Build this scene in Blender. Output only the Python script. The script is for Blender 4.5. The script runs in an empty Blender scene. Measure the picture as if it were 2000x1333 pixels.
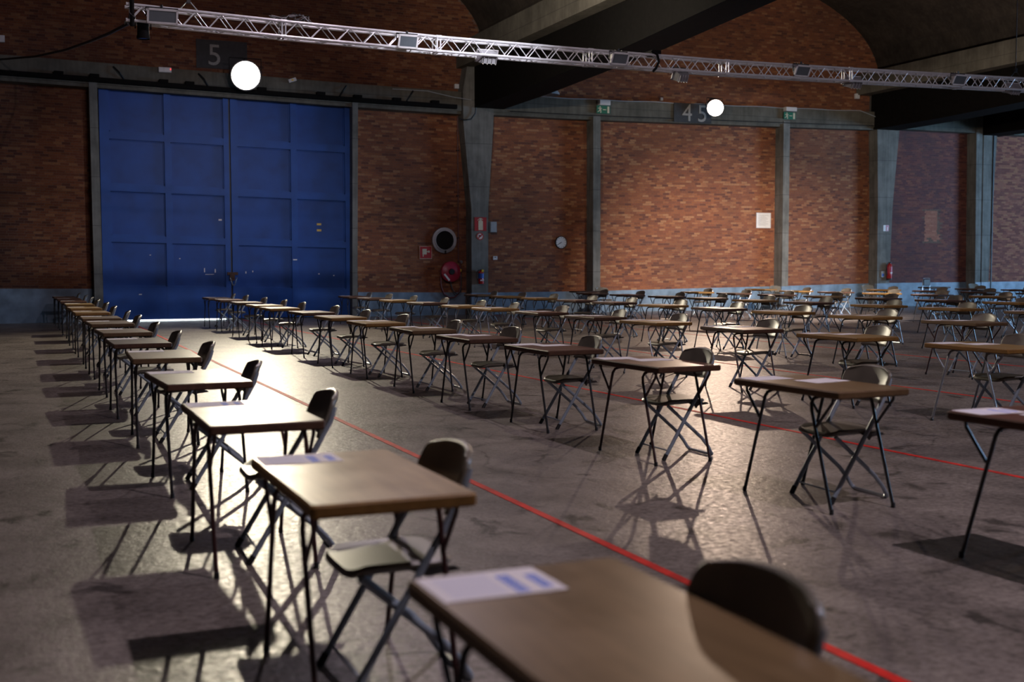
import bpy, math, random
import numpy as np
from mathutils import Vector, Matrix

random.seed(7)
rng = np.random.default_rng(7)
sc = bpy.context.scene
C = bpy.context.collection
R = math.radians

# ------------------------------------------------------------------ camera
H = 1.4693
cam_d = bpy.data.cameras.new('camera')
cam = bpy.data.objects.new('camera', cam_d)
C.objects.link(cam)
sc.camera = cam
yaw, pitch, roll = 0.39933, 0.06242, -0.00264
fw = Vector((math.sin(yaw) * math.cos(pitch), math.cos(yaw) * math.cos(pitch), -math.sin(pitch)))
rt = Vector((math.cos(yaw), -math.sin(yaw), 0))
up = rt.cross(fw)
rt2 = rt * math.cos(roll) + up * math.sin(roll)
up2 = up * math.cos(roll) - rt * math.sin(roll)
cam.matrix_world = Matrix(((rt2.x, up2.x, -fw.x, 0), (rt2.y, up2.y, -fw.y, 0), (rt2.z, up2.z, -fw.z, H), (0, 0, 0, 1)))
cam_d.sensor_width = 36
cam_d.lens = 36 * 2292.8 / 2000
cam_d.clip_end = 300
cam_d.dof.use_dof = True
cam_d.dof.focus_distance = 15
cam_d.dof.aperture_fstop = 2.0

# ------------------------------------------------------------------ world, exposure, large lights
w = bpy.data.worlds.new('world')
sc.world = w
w.use_nodes = True
w.node_tree.nodes['Background'].inputs[0].default_value = (0.62, 0.56, 0.66, 1)
w.node_tree.nodes['Background'].inputs[1].default_value = 0.014
sc.view_settings.view_transform = 'Standard'
sc.view_settings.look = 'None'
sc.view_settings.gamma = 1
sc.view_settings.use_curve_mapping = False
sc.view_settings.exposure = 0.0
sc.cycles.max_bounces = 3
sc.cycles.diffuse_bounces = 2
sc.cycles.glossy_bounces = 2
sc.cycles.transmission_bounces = 1
sc.cycles.use_light_tree = False
sc.cycles.caustics_reflective = False
sc.cycles.caustics_refractive = False


def light(name, kind, loc, energy, col, target=None, **kw):
    d = bpy.data.lights.new(name, kind)
    d.energy = energy
    d.color = col
    for k, v in kw.items():
        setattr(d, k, v)
    o = bpy.data.objects.new(name, d)
    C.objects.link(o)
    o.location = loc
    if target is not None:
        o.rotation_euler = (Vector(target) - Vector(loc)).to_track_quat('-Z', 'Y').to_euler()
    return o


# unseen light sources: side daylight, roof lamps, floods, uplights
light('assumed_side_daylight', 'AREA', (47, 20, 3.5), 4600, (0.36, 0.64, 1.0), (20, 22, 1), shape='RECTANGLE', size=8, size_y=6)  # blue light for assumed daylight at right
for nm, loc, e in (('near', (5.4, 1.8, 8.2), 1250), ('middle', (5.4, 17, 8.2), 480), ('right', (18.5, 9.5, 8.2), 330), ('far', (31.0, 24, 8.2), 1300)):
    light('assumed_roof_lamp_' + nm, 'POINT', loc, e, (1.0, 0.83, 0.93), shadow_soft_size=0.08)  # unseen roof lamps assumed from shadows; right and far ones added to fill
light('added_wall_flood', 'SPOT', (19.5, 19.2, 5.2), 12500, (1.0, 0.86, 0.76), (22.6, 34.5, -0.7), spot_size=R(50), spot_blend=1.0, shadow_soft_size=0.1)  # spot added to light the brick bay; no such source seen
light('added_truss_uplight_left', 'SPOT', (7.6, 20.4, 5.9), 2000, (1.0, 0.86, 0.70), (13.2, 25.0, 8.6), spot_size=R(95), spot_blend=1.0, shadow_soft_size=0.1)  # added to light the left rib; unseen, aimed up beside the truss
light('added_truss_uplight_right', 'SPOT', (20.6, 20.4, 5.9), 1500, (1.0, 0.84, 0.70), (25.5, 29.0, 9.2), spot_size=R(115), spot_blend=1.0, shadow_soft_size=0.1)  # unseen uplight added for the right vault and upper bricks
light('added_gate_flood', 'SPOT', (8.5, 14.0, 7.4), 3200, (0.95, 0.93, 1.0), (5.4, 34.5, 1.6), spot_size=R(36), spot_blend=1.0, shadow_soft_size=0.08)  # added spot, source unseen, brightening the blue gate

# ------------------------------------------------------------------ helpers: objects
MATS = {}


def tag(o, label=None, cat=None, group=None, kind=None):
    if label: o['label'] = label
    if cat: o['category'] = cat
    if group: o['group'] = group
    if kind: o['kind'] = kind
    return o


def empty(name, loc=(0, 0, 0), rz=0):
    o = bpy.data.objects.new(name, None)
    C.objects.link(o)
    o.location = loc
    o.rotation_euler = (0, 0, rz)
    o.empty_display_size = 0.1
    return o


class MB:
    """collects geometry; build() links it as one mesh object"""
    def __init__(s):
        s.v, s.f = [], []

    def add(s, v, f):
        n = len(s.v)
        s.v += [tuple(p) for p in v]
        s.f += [tuple(i + n for i in q) for q in f]
        return s

    def box(s, x0, x1, y0, y1, z0, z1, bev=0.0):
        if bev <= 0:
            v = [(x, y, z) for z in (z0, z1) for y in (y0, y1) for x in (x0, x1)]
            f = [(0, 2, 3, 1), (4, 5, 7, 6), (0, 1, 5, 4), (2, 6, 7, 3), (0, 4, 6, 2), (1, 3, 7, 5)]
            return s.add(v, f)
        b = bev
        ol = []
        for cx, cy, a0 in ((x1 - b, y0 + b, -90), (x1 - b, y1 - b, 0), (x0 + b, y1 - b, 90), (x0 + b, y0 + b, 180)):
            for k in range(4):
                a = R(a0 + 30 * k)
                ol.append((cx + b * math.cos(a), cy + b * math.sin(a)))
        return s.slab(ol, z0, z1, b * .5)

    def slab(s, ol, z0, z1, b):
        n = len(ol)
        cx = sum(p[0] for p in ol) / n
        cy = sum(p[1] for p in ol) / n
        sx = max(abs(p[0] - cx) for p in ol)
        sy = max(abs(p[1] - cy) for p in ol)
        ins = [(cx + (x - cx) * (1 - b / sx), cy + (y - cy) * (1 - b / sy)) for x, y in ol]
        v = [(x, y, z0) for x, y in ins] + [(x, y, z0 + b) for x, y in ol] + [(x, y, z1 - b) for x, y in ol] + [(x, y, z1) for x, y in ins]
        f = [tuple(range(n - 1, -1, -1)), tuple(range(3 * n, 4 * n))]
        for k in range(3):
            for i in range(n):
                j = (i + 1) % n
                f.append((k * n + i, k * n + j, k * n + n + j, k * n + n + i))
        return s.add(v, f)

    def tube(s, pts, r, n=8, ry=None):
        pts = [Vector(p) for p in pts]
        m = len(pts)
        v = []
        prev = None
        for i, p in enumerate(pts):
            t = (pts[min(i + 1, m - 1)] - pts[max(i - 1, 0)]).normalized()
            if prev is None:
                a = Vector((0, 1, 0)) if abs(t.y) < .9 else Vector((1, 0, 0))
                u = (a - t * a.dot(t)).normalized()
            else:
                u = (prev - t * prev.dot(t)).normalized()
            prev = u
            b = t.cross(u)
            rr = r[i] if isinstance(r, (list, tuple)) else r
            for k in range(n):
                a = 2 * math.pi * k / n
                v.append(p + u * (rr * math.cos(a)) + b * ((ry or rr) * math.sin(a)))
        f = [tuple(range(n - 1, -1, -1)), tuple(range((m - 1) * n, m * n))]
        for i in range(m - 1):
            for k in range(n):
                j = (k + 1) % n
                f.append((i * n + k, i * n + j, i * n + n + j, i * n + n + k))
        return s.add(v, f)

    def lathe(s, prof, axis='y', n=28, c=(0, 0, 0), cap=True):
        # prof: list of (radius, height along axis)
        v = []
        for r, h in prof:
            for k in range(n):
                a = 2 * math.pi * k / n
                q = (r * math.cos(a), r * math.sin(a))
                if axis == 'y': v.append((c[0] + q[0], c[1] + h, c[2] + q[1]))
                elif axis == 'z': v.append((c[0] + q[0], c[1] + q[1], c[2] + h))
                else: v.append((c[0] + h, c[1] + q[0], c[2] + q[1]))
        m = len(prof)
        f = []
        for i in range(m - 1):
            for k in range(n):
                j = (k + 1) % n
                f.append((i * n + k, i * n + n + k, i * n + n + j, i * n + j))
        if cap:
            f += [tuple(range(n)), tuple(range(m * n - 1, (m - 1) * n - 1, -1))]
        return s.add(v, f)

    def poly(s, pts, y0, y1):
        # polygon in the x-z plane extruded from y0 (front) to y1 (back)
        n = len(pts)
        v = [(x, y0, z) for x, z in pts] + [(x, y1, z) for x, z in pts]
        f = [tuple(range(n)), tuple(range(2 * n - 1, n - 1, -1))]
        for i in range(n):
            j = (i + 1) % n
            f.append((i, n + i, n + j, j))
        return s.add(v, f)

    def mesh(s, name, mat, smooth=False):
        me = bpy.data.meshes.new(name)
        me.from_pydata([tuple(p) for p in s.v], [], s.f)
        me.validate()
        import bmesh
        bm = bmesh.new()
        bm.from_mesh(me)
        bmesh.ops.recalc_face_normals(bm, faces=bm.faces)
        bm.to_mesh(me)
        bm.free()
        if mat: me.materials.append(mat)
        if smooth:
            for p in me.polygons: p.use_smooth = True
            try: me.set_sharp_from_angle(angle=R(38))
            except Exception: pass
        return me

    def build(s, name, mat, parent=None, smooth=False, loc=None):
        return link(name, s.mesh(name, mat, smooth), parent, loc)


def link(name, me, parent=None, loc=None, rot=None):
    o = bpy.data.objects.new(name, me)
    C.objects.link(o)
    if parent: o.parent = parent
    if loc: o.location = loc
    if rot: o.rotation_euler = rot
    return o


def warp_z(x, z):
    """the wall's levels sag a little towards the column between the two bays"""
    xs = [-6, -3, 0, 9.7, 13.8, 17, 21, 25, 29, 36, 50]
    zs = [.2, .19, .16, -.06, -.115, -.11, -.05, 0, .07, .08, .1]  # offsets fitted to the bowed level lines in image coordinates
    return z + np.interp(x, xs, zs) * np.clip(np.asarray(z) / .8, 0, 1)


def warped(mb):
    mb.v = [(x, y, float(warp_z(x, z))) for x, y, z in mb.v]
    return mb


def WZ(x, z): return float(warp_z(x, z))


# ------------------------------------------------------------------ helpers: materials
class NT:
    def __init__(s, name):
        s.m = bpy.data.materials.new(name)
        s.m.use_nodes = True
        s.t = s.m.node_tree
        s.b = s.t.nodes['Principled BSDF']

    def n(s, typ, **kw):
        nd = s.t.nodes.new(typ)
        for k, v in kw.items():
            if k.startswith('i_'):
                nd.inputs[int(k[2:]) if k[2:].isdigit() else k[2:]].default_value = v
            else: setattr(nd, k, v)
        return nd

    def l(s, a, b): s.t.links.new(a, b)

    def ramp(s, fac, stops, interp='LINEAR'):
        r = s.n('ShaderNodeValToRGB')
        r.color_ramp.interpolation = interp
        el = r.color_ramp.elements
        while len(el) < len(stops): el.new(0.5)
        for e, (p, c) in zip(el, stops):
            e.position = p
            e.color = (*c, 1) if len(c) == 3 else c
        s.l(fac, r.inputs[0])
        return r.outputs[0]

    def noise(s, scale, detail=4, vec=None, rough=.55, dist=0.0):
        nd = s.n('ShaderNodeTexNoise')
        nd.inputs['Scale'].default_value = scale
        nd.inputs['Detail'].default_value = detail
        nd.inputs['Roughness'].default_value = rough
        nd.inputs['Distortion'].default_value = dist
        if vec: s.l(vec, nd.inputs['Vector'])
        return nd.outputs['Fac']

    def coord(s, kind='Object', scale=None):
        tc = s.n('ShaderNodeTexCoord')
        o = tc.outputs[kind]
        if scale:
            mp = s.n('ShaderNodeMapping')
            mp.inputs['Scale'].default_value = scale
            s.l(o, mp.inputs['Vector'])
            o = mp.outputs[0]
        return o

    def mix(s, fac, a, b, mode='MIX'):
        nd = s.n('ShaderNodeMix', data_type='RGBA', blend_type=mode)
        for x, i in ((fac, 0), (a, 6), (b, 7)):
            if isinstance(x, (int, float)): nd.inputs[i].default_value = x
            elif isinstance(x, tuple): nd.inputs[i].default_value = (*x, 1)
            else: s.l(x, nd.inputs[i])
        return nd.outputs[2]

    def math(s, op, a, b=None, clamp=False):
        nd = s.n('ShaderNodeMath', operation=op, use_clamp=clamp)
        for x, i in ((a, 0), (b, 1)):
            if x is None: continue
            if isinstance(x, (int, float)): nd.inputs[i].default_value = x
            else: s.l(x, nd.inputs[i])
        return nd.outputs[0]

    def bump(s, h, strength=.3, dist=.01):
        nd = s.n('ShaderNodeBump')
        nd.inputs['Strength'].default_value = strength
        nd.inputs['Distance'].default_value = dist
        s.l(h, nd.inputs['Height'])
        s.l(nd.outputs[0], s.b.inputs['Normal'])

    def set(s, col=None, rough=None, metal=None, spec=None):
        for v, k in ((col, 'Base Color'), (rough, 'Roughness'), (metal, 'Metallic'), (spec, 'Specular IOR Level')):
            if v is None: continue
            if isinstance(v, tuple): s.b.inputs[k].default_value = (*v, 1)
            elif isinstance(v, (int, float)): s.b.inputs[k].default_value = v
            else: s.l(v, s.b.inputs[k])
        return s.m


def plain(name, col, rough=.5, metal=0.0, var=.15, scale=8, spec=.5, bump=0):
    t = NT(name)
    nz = t.noise(scale, 2, t.coord())
    c = t.ramp(nz, [(.3, tuple(x * (1 - var) for x in col)), (.7, tuple(min(1, x * (1 + var)) for x in col))])
    t.set(c, rough, metal, spec)
    if bump: t.bump(t.noise(scale * 6, 3, t.coord()), bump, .004)
    return t.m


def emit(name, col, strength):
    t = NT(name)
    t.b.inputs['Emission Color'].default_value = (*col, 1)
    t.b.inputs['Emission Strength'].default_value = strength
    t.set(col, .4)
    return t.m


def mat_floor():
    t = NT('floor_concrete')
    co = t.coord()
    big = t.noise(.35, 3, co, .6)
    mid = t.noise(1.7, 6, co, .68, .5)
    fine = t.noise(24, 4, co, .7)
    c = t.ramp(mid, [(.28, (.11, .097, .090)), (.5, (.225, .20, .187)), (.72, (.33, .298, .28))])
    c = t.mix(.6, c, t.ramp(big, [(.3, (.7, .68, .68)), (.7, (1.15, 1.12, 1.1))]), 'MULTIPLY')
    c = t.mix(.95, c, t.ramp(fine, [(.3, (.42, .40, .39)), (.7, (1.4, 1.38, 1.35))]), 'MULTIPLY')
    # dark oily stains with their own shape
    st = t.noise(2.6, 4, t.coord('Object', (1, .8, 1)), .62, .8)
    c = t.mix(t.ramp(st, [(.585, (0, 0, 0)), (.66, (.8, .8, .8))]), c, (.030, .026, .022))
    # a few cracks
    vo = t.n('ShaderNodeTexVoronoi', feature='DISTANCE_TO_EDGE')
    vo.inputs['Scale'].default_value = .22
    wv = t.n('ShaderNodeVectorMath', operation='ADD')
    nz = t.n('ShaderNodeTexNoise'); nz.inputs['Scale'].default_value = 2.2; nz.inputs['Detail'].default_value = 4
    t.l(co, nz.inputs['Vector']); t.l(co, wv.inputs[0])
    sc_ = t.n('ShaderNodeVectorMath', operation='SCALE'); sc_.inputs['Scale'].default_value = .4
    t.l(nz.outputs['Color'], sc_.inputs[0]); t.l(sc_.outputs[0], wv.inputs[1]); t.l(wv.outputs[0], vo.inputs['Vector'])
    cr = t.ramp(vo.outputs['Distance'], [(0, (1, 1, 1)), (.004, (0, 0, 0))])
    c = t.mix(t.math('MULTIPLY', cr, .55), c, (.03, .027, .025))
    ro = t.ramp(fine, [(.3, (.52, .52, .52)), (.7, (.25, .25, .25))])
    t.set(c, ro, 0, .22)
    h = t.noise(14, 4, co, .75)
    t.bump(h, .5, .010)
    return t.m


def mat_brick(name, cols, stain=(.05, .035, .035), st_amt=.55, st_scale=.28, lo=.45, hi=.7):
    t = NT(name)
    g = t.n('ShaderNodeNewGeometry')
    oi = t.n('ShaderNodeObjectInfo')
    r = t.math('FRACT', t.math('ADD', g.outputs['Random Per Island'], oi.outputs['Random']))
    n = len(cols)
    c = t.ramp(r, [(i / n, q) for i, q in enumerate(cols)], 'CONSTANT')
    pos = g.outputs['Position']
    c = t.mix(.35, c, t.ramp(t.noise(30, 2, pos), [(.3, (.55, .5, .5)), (.7, (1.3, 1.3, 1.3))]), 'MULTIPLY')
    s_ = t.ramp(t.noise(st_scale, 3, pos, .6, .4), [(lo, (0, 0, 0)), (hi, (1, 1, 1))])
    c = t.mix(t.math('MULTIPLY', s_, st_amt), c, stain)
    t.set(c, t.ramp(r, [(0, (.6, .6, .6)), (1, (.8, .8, .8))]), 0, .12)
    return t.m


def mat_concrete(name, a, b, streak=.5, rough=.8):
    t = NT(name)
    g = t.n('ShaderNodeNewGeometry')
    pos = g.outputs['Position']
    c = t.ramp(t.noise(1.6, 3, pos, .65), [(.3, a), (.7, b)])
    mp = t.n('ShaderNodeMapping'); mp.inputs['Scale'].default_value = (5, 5, .35)
    t.l(pos, mp.inputs['Vector'])
    c = t.mix(streak, c, t.ramp(t.noise(2.0, 3, mp.outputs[0]), [(.35, (.55, .53, .5)), (.7, (1.2, 1.2, 1.2))]), 'MULTIPLY')
    # casting joints
    sep = t.n('ShaderNodeSeparateXYZ'); t.l(pos, sep.inputs[0])
    z = t.math('FRACT', t.math('DIVIDE', sep.outputs[2], 1.32))
    j = t.math('LESS_THAN', z, .012)
    c = t.mix(t.math('MULTIPLY', j, .6), c, (.03, .03, .03))
    t.set(c, rough, 0, .3)
    return t.m


def mat_wood(name, a, b, rough=.28):
    t = NT(name)
    co = t.coord('Object', (14, 1.2, 14))
    oi = t.n('ShaderNodeObjectInfo')
    ad = t.n('ShaderNodeVectorMath', operation='ADD')
    t.l(co, ad.inputs[0])
    cb = t.n('ShaderNodeCombineXYZ')
    for i in range(3): t.l(t.math('MULTIPLY', oi.outputs['Random'], 37.0 + i * 11), cb.inputs[i])
    t.l(cb.outputs[0], ad.inputs[1])
    g = t.noise(1.4, 4, ad.outputs[0], .6, .8)
    c = t.ramp(g, [(.3, a), (.7, b)])
    wear = t.noise(3, 3, t.coord('Object'), .6)
    c = t.mix(.3, c, t.ramp(wear, [(.35, (.6, .6, .6)), (.7, (1.25, 1.25, 1.25))]), 'MULTIPLY')
    t.set(c, t.ramp(wear, [(.3, (rough, rough, rough)), (.7, (rough + .12,) * 3)]), 0, .28)
    return t.m


def mat_paper(name, print_col, amount):
    t = NT(name)
    co = t.coord('Object')
    sep = t.n('ShaderNodeSeparateXYZ'); t.l(co, sep.inputs[0])
    x, y = sep.outputs[0], sep.outputs[1]
    def band(v, lo, hi):
        return t.math('MULTIPLY', t.math('GREATER_THAN', v, lo), t.math('LESS_THAN', v, hi))
    # the sheet lies with its long side on local x; lines of print run across local y
    lines = t.math('LESS_THAN', t.math('FRACT', t.math('MULTIPLY', x, 90.0)), .8)
    words = t.math('GREATER_THAN', t.noise(1, 2, t.coord('Object', (60, 130, 1))), .36)
    head = t.math('MULTIPLY', band(x, .100, .128), band(y, -.075, .045))
    body = t.math('MULTIPLY', band(x, .030, .064), band(y, -.09, .06))
    foot = t.math('MULTIPLY', t.math('MULTIPLY', band(x, -.12, .015), band(y, -.085, .085)), .18)
    m = t.math('MAXIMUM', t.math('MAXIMUM', head, body), foot)
    m = t.math('MULTIPLY', t.math('MULTIPLY', m, lines), words)
    c = t.mix(t.math('MULTIPLY', m, amount, True), (.86, .83, .89), print_col)
    t.set(c, .75, 0, .25)
    return t.m


M = MATS
M['floor'] = mat_floor()
M['red_line'] = plain('red_floor_paint', (.62, .025, .018), .6, var=.35, scale=5, spec=.15)
orange = [(.29, .115, .055), (.25, .092, .045), (.34, .145, .068), (.21, .078, .042), (.27, .10, .05), (.15, .06, .04), (.37, .18, .09), (.24, .088, .048), (.28, .108, .052), (.22, .085, .05)]
M['brick'] = mat_brick('orange_brick', orange, (.075, .04, .03), .5)
M['brick_dark'] = mat_brick('dim_bay_brick', [tuple(c * .66 for c in q) for q in orange], (.035, .024, .022), .5)  # orange brick scaled darker; the left bay's dimness is put into the colour
M['brick_purple'] = mat_brick('purple_brick', [(.13, .05, .045), (.16, .06, .055), (.11, .045, .05), (.19, .07, .06), (.14, .055, .055), (.22, .09, .07)], (.06, .035, .045), .6, .5)
M['brick_rose'] = mat_brick('rose_brick', [(.26, .09, .06), (.20, .07, .055), (.30, .12, .08), (.17, .06, .05), (.33, .15, .09)], (.10, .05, .045), .3)
M['brick_new'] = mat_brick('new_brick', [(.36, .15, .10), (.33, .13, .09), (.39, .17, .115), (.35, .145, .10)], (.3, .12, .09), .2)
M['mortar'] = plain('mortar', (.14, .088, .065), .9, var=.3, scale=20)
M['plinth'] = plain('blue_grey_plinth_paint', (.15, .22, .30), .5, var=.3, scale=3, bump=.2)
M['concrete'] = mat_concrete('column_concrete', (.115, .115, .105), (.215, .215, .20))
M['concrete_beam'] = mat_concrete('beam_concrete', (.085, .08, .065), (.15, .14, .115), .35)
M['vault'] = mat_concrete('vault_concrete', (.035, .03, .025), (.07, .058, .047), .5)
M['black_paint'] = plain('black_paint', (.0045, .004, .0036), .8, var=.3, spec=.1)
M['door_blue'] = plain('door_blue_paint', (.007, .060, .27), .5, var=.14, scale=2.5, bump=.08, spec=.25)
M['door_panel'] = plain('door_panel_blue_paint', (.006, .052, .245), .5, var=.16, scale=2, bump=.08, spec=.25)
M['dark_metal'] = plain('dark_metal', (.012, .012, .014), .5, .3)
M['rust'] = plain('rusty_metal', (.09, .045, .03), .7, .4, var=.5, scale=20)
M['alu'] = plain('aluminium', (.66, .67, .71), .35, .35, var=.08)
M['grey_housing'] = plain('grey_lamp_housing', (.26, .26, .28), .5)
M['lamp_glass'] = plain('lamp_glass', (.10, .12, .14), .08, var=.05, spec=.8)
M['white_plastic'] = plain('white_plastic', (.62, .62, .64), .45, var=.06)
M['grey_plastic'] = plain('grey_plastic', (.32, .36, .40), .45, var=.06)
M['sign_red'] = plain('sign_red', (.42, .025, .03), .45, var=.08)
M['sign_cream'] = plain('sign_cream', (.62, .57, .42), .5, var=.05)
M['sign_green'] = plain('sign_green', (.01, .14, .075), .45, var=.06)
M['sign_white'] = plain('sign_white', (.70, .70, .70), .5, var=.04)
M['reel_red'] = plain('reel_red', (.40, .025, .06), .35, var=.08)
M['ext_red'] = plain('extinguisher_red', (.36, .012, .014), .25, var=.06)
M['hose_red'] = plain('hose_dark_red', (.14, .02, .022), .5)
M['hose_black'] = plain('hose_black', (.012, .012, .014), .5)
M['blue_label'] = plain('blue_label', (.02, .09, .42), .5)
M['yellow'] = plain('yellow_plastic', (.75, .52, .03), .5)
M['tape_yellow'] = plain('yellow_tape', (.55, .40, .08), .5)
M['steel'] = plain('bright_steel', (.55, .57, .60), .28, .9, var=.08)
M['pipe_red'] = plain('pipe_brown_red', (.10, .03, .025), .5)
M['blackhole'] = plain('vent_inside', (.004, .004, .004), .9)
M['clock_face'] = plain('clock_face', (.72, .74, .76), .4, var=.02)
M['numeral'] = plain('stencil_paint', (.30, .29, .275), .7, var=.2, scale=30)
M['plaque'] = plain('plaque_dark_paint', (.032, .030, .032), .7, var=.2)
M['wood_oak'] = mat_wood('desk_oak_laminate', (.28, .178, .07), (.38, .25, .105))
M['wood_gray'] = mat_wood('desk_olive_laminate', (.155, .098, .046), (.22, .14, .068))
M['wood_red'] = mat_wood('desk_redbrown_laminate', (.105, .046, .030), (.155, .070, .047))
M['wood_walnut'] = mat_wood('desk_walnut_laminate', (.07, .042, .027), (.11, .067, .043))
M['edge_oak'] = mat_wood('desk_oak_edge', (.22, .115, .03), (.30, .16, .045), .5)
M['edge_dark'] = mat_wood('desk_dark_edge', (.065, .032, .02), (.11, .055, .032), .5)
M['edge_mid'] = mat_wood('desk_brown_edge', (.115, .068, .032), (.165, .10, .05), .5)
M['leg_black'] = plain('desk_leg_black', (.016, .014, .015), .35, var=.2)
M['leg_brown'] = plain('desk_leg_brown', (.045, .015, .013), .35, var=.2)
M['leg_grey'] = plain('desk_leg_grey', (.30, .31, .33), .35, .5, var=.1)
M['chair_plastic'] = plain('chair_taupe_plastic', (.15, .133, .105), .35, var=.1)
M['chair_dark'] = plain('chair_dark_plastic', (.035, .033, .032), .32, var=.15)
M['chair_metal'] = plain('chair_blue_grey_metal', (.30, .36, .43), .32, .15, var=.12)
M['rubber'] = plain('rubber', (.012, .012, .013), .6)
M['paper'] = mat_paper('exam_paper_faint', (.30, .32, .42), .35)
M['paper_blue'] = mat_paper('exam_paper_blue_print', (.05, .16, .75), .95)
M['daylight'] = emit('outdoor_daylight', (.86, .97, 1.0), 14)
M['lamp_warm'] = emit('lamp_lens_warm', (1, .90, .70), 40)
M['lamp_pink'] = emit('lamp_lens_pink', (1, .86, .76), 22)
M['red_led'] = emit('red_led', (1, .05, .05), 1.5)

# ------------------------------------------------------------------ the setting: floor
YW = 34.47     # brick face
YB = 34.02     # face of columns and beams
fl = MB().box(-14, 52, -5, 35.2, -.2, 0).build('floor', M['floor'])
tag(fl, 'worn grey concrete floor of the hall with dark stains', kind='structure')
def floor_line(p0, p1, wd):
    a, b = Vector(p0), Vector(p1)
    d = (b - a).normalized()
    n = Vector((d.y, -d.x)) * wd / 2
    z0, z1 = -.001, .003
    v = []
    for z in (z0, z1): v += [(*(a - n), z), (*(a + n), z), (*(b + n), z), (*(b - n), z)]
    f = [(3, 2, 1, 0), (4, 5, 6, 7), (0, 1, 5, 4), (1, 2, 6, 5), (2, 3, 7, 6), (3, 0, 4, 7)]
    o = MB().add(v, f).build('painted_line', M['red_line'], fl)
    o['label'] = 'thin red painted line'
floor_line((2.85, -2), (2.85, 33.9), .055)
floor_line((6.52, 0), (5.95, 33.9), .05)
floor_line((10.0, 0), (9.9, 33.9), .05)
floor_line((13.6, 0), (13.6, 33.9), .05)

# ------------------------------------------------------------------ the setting: back wall
def arch(x):
    """underside of the vaults at x"""
    for c, a in ((5.9, 7.7), (21.3, 7.7), (41.6, 7.7)):
        if abs(x - c) < a: return 8.2 + 3.5 * math.sqrt(1 - ((x - c) / a) ** 2)
    return 8.2

wall = MB()
wall.box(-6, 2.25, YW + .002, 35.0, 0, 6.6)
wall.box(9.25, 46, YW + .002, 35.0, 0, 6.6)
wall.box(-6, 46, YW + .002, 35.0, 6.3, 12)
wall_o = warped(wall).build('wall_back', M['mortar'])
tag(wall_o, 'long brick end wall of the hall with mortar joints', kind='structure')

CO, BL = .07, .222
def bricks(x0, x1, z0, z1, top=None, skip=None):
    out = []
    k = 0
    z = z0
    while z < z1 - .03:
        x = x0 - (BL / 2 if k % 2 else 0) - random.uniform(-.04, .04)
        while x < x1 - .02:
            a, b = max(x, x0) + .003, min(x + BL, x1) - .003
            if b - a > .03:
                zc = z + CO / 2
                if (top is None or zc < top((a + b) / 2) + .05) and not (skip and skip((a + b) / 2, zc)):
                    out.append((a, b, z + .0035, min(z + CO, z1) - .0035))
            x += BL
        z += CO
        k += 1
    return out

def brick_mesh(lst, name, mat, parent, kind='stuff'):
    A = np.array(lst)
    n = len(A)
    d = rng.uniform(-.001, .001, n)
    x0, x1, z0, z1 = A.T
    yf, yb = YW + d, np.full(n, YW + .03)
    V = np.zeros((n, 8, 3))
    for i, (x, y, z) in enumerate(((x0, yf, z0), (x1, yf, z0), (x1, yf, z1), (x0, yf, z1), (x0, yb, z0), (x1, yb, z0), (x1, yb, z1), (x0, yb, z1))):
        V[:, i, 0], V[:, i, 1] = x, y
        V[:, i, 2] = warp_z(x, z)
    F = np.array([(0, 1, 2, 3), (4, 5, 1, 0), (3, 2, 6, 7), (4, 0, 3, 7), (1, 5, 6, 2)])
    F = (F[None] + 8 * np.arange(n)[:, None, None]).reshape(-1, 4)
    me = bpy.data.meshes.new(name)
    me.vertices.add(n * 8)
    me.vertices.foreach_set('co', V.reshape(-1))
    me.loops.add(F.size)
    me.loops.foreach_set('vertex_index', F.reshape(-1).astype(np.int32))
    me.polygons.add(len(F))
    me.polygons.foreach_set('loop_start', np.arange(0, F.size, 4, dtype=np.int32))
    me.update(calc_edges=True)
    me.validate()
    me.shade_flat()
    me.materials.append(mat)
    o = link(name, me, parent)
    if kind: o['kind'] = kind
    return o

def patch_skip(x, z): return 31.2 < x < 31.99 and 2.3 < z < 3.5
ZP = .80
left_panel = bricks(-3.0, 2.0, ZP, 6.35)
near = sorted(left_panel, key=lambda q: abs(q[0] - .75) / 1.15 + abs(q[2] - 2.0) / 2.0)
near_full = [q for q in near if q[1] - q[0] > .2][:300]
keep = set(near_full)
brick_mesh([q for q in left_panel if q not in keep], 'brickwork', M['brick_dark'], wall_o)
brick_mesh(bricks(9.5, 13.2, ZP, 6.3), 'brickwork', M['brick'], wall_o)
brick_mesh(bricks(13.2, 17.5, ZP, 6.35) + bricks(17.5, 25.0, ZP, 6.35) + bricks(25.0, 29.3, ZP, 6.35), 'brickwork', M['brick'], wall_o)
brick_mesh(bricks(29.3, 33.7, ZP, 6.5, skip=patch_skip), 'brickwork', M['brick_purple'], wall_o)
brick_mesh(bricks(34.2, 42, ZP, 6.5), 'brickwork', M['brick_rose'], wall_o)
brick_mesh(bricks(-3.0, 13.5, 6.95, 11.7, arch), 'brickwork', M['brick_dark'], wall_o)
brick_mesh(bricks(13.5, 29.0, 6.95, 11.7, arch), 'brickwork', M['brick'], wall_o)
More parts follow.
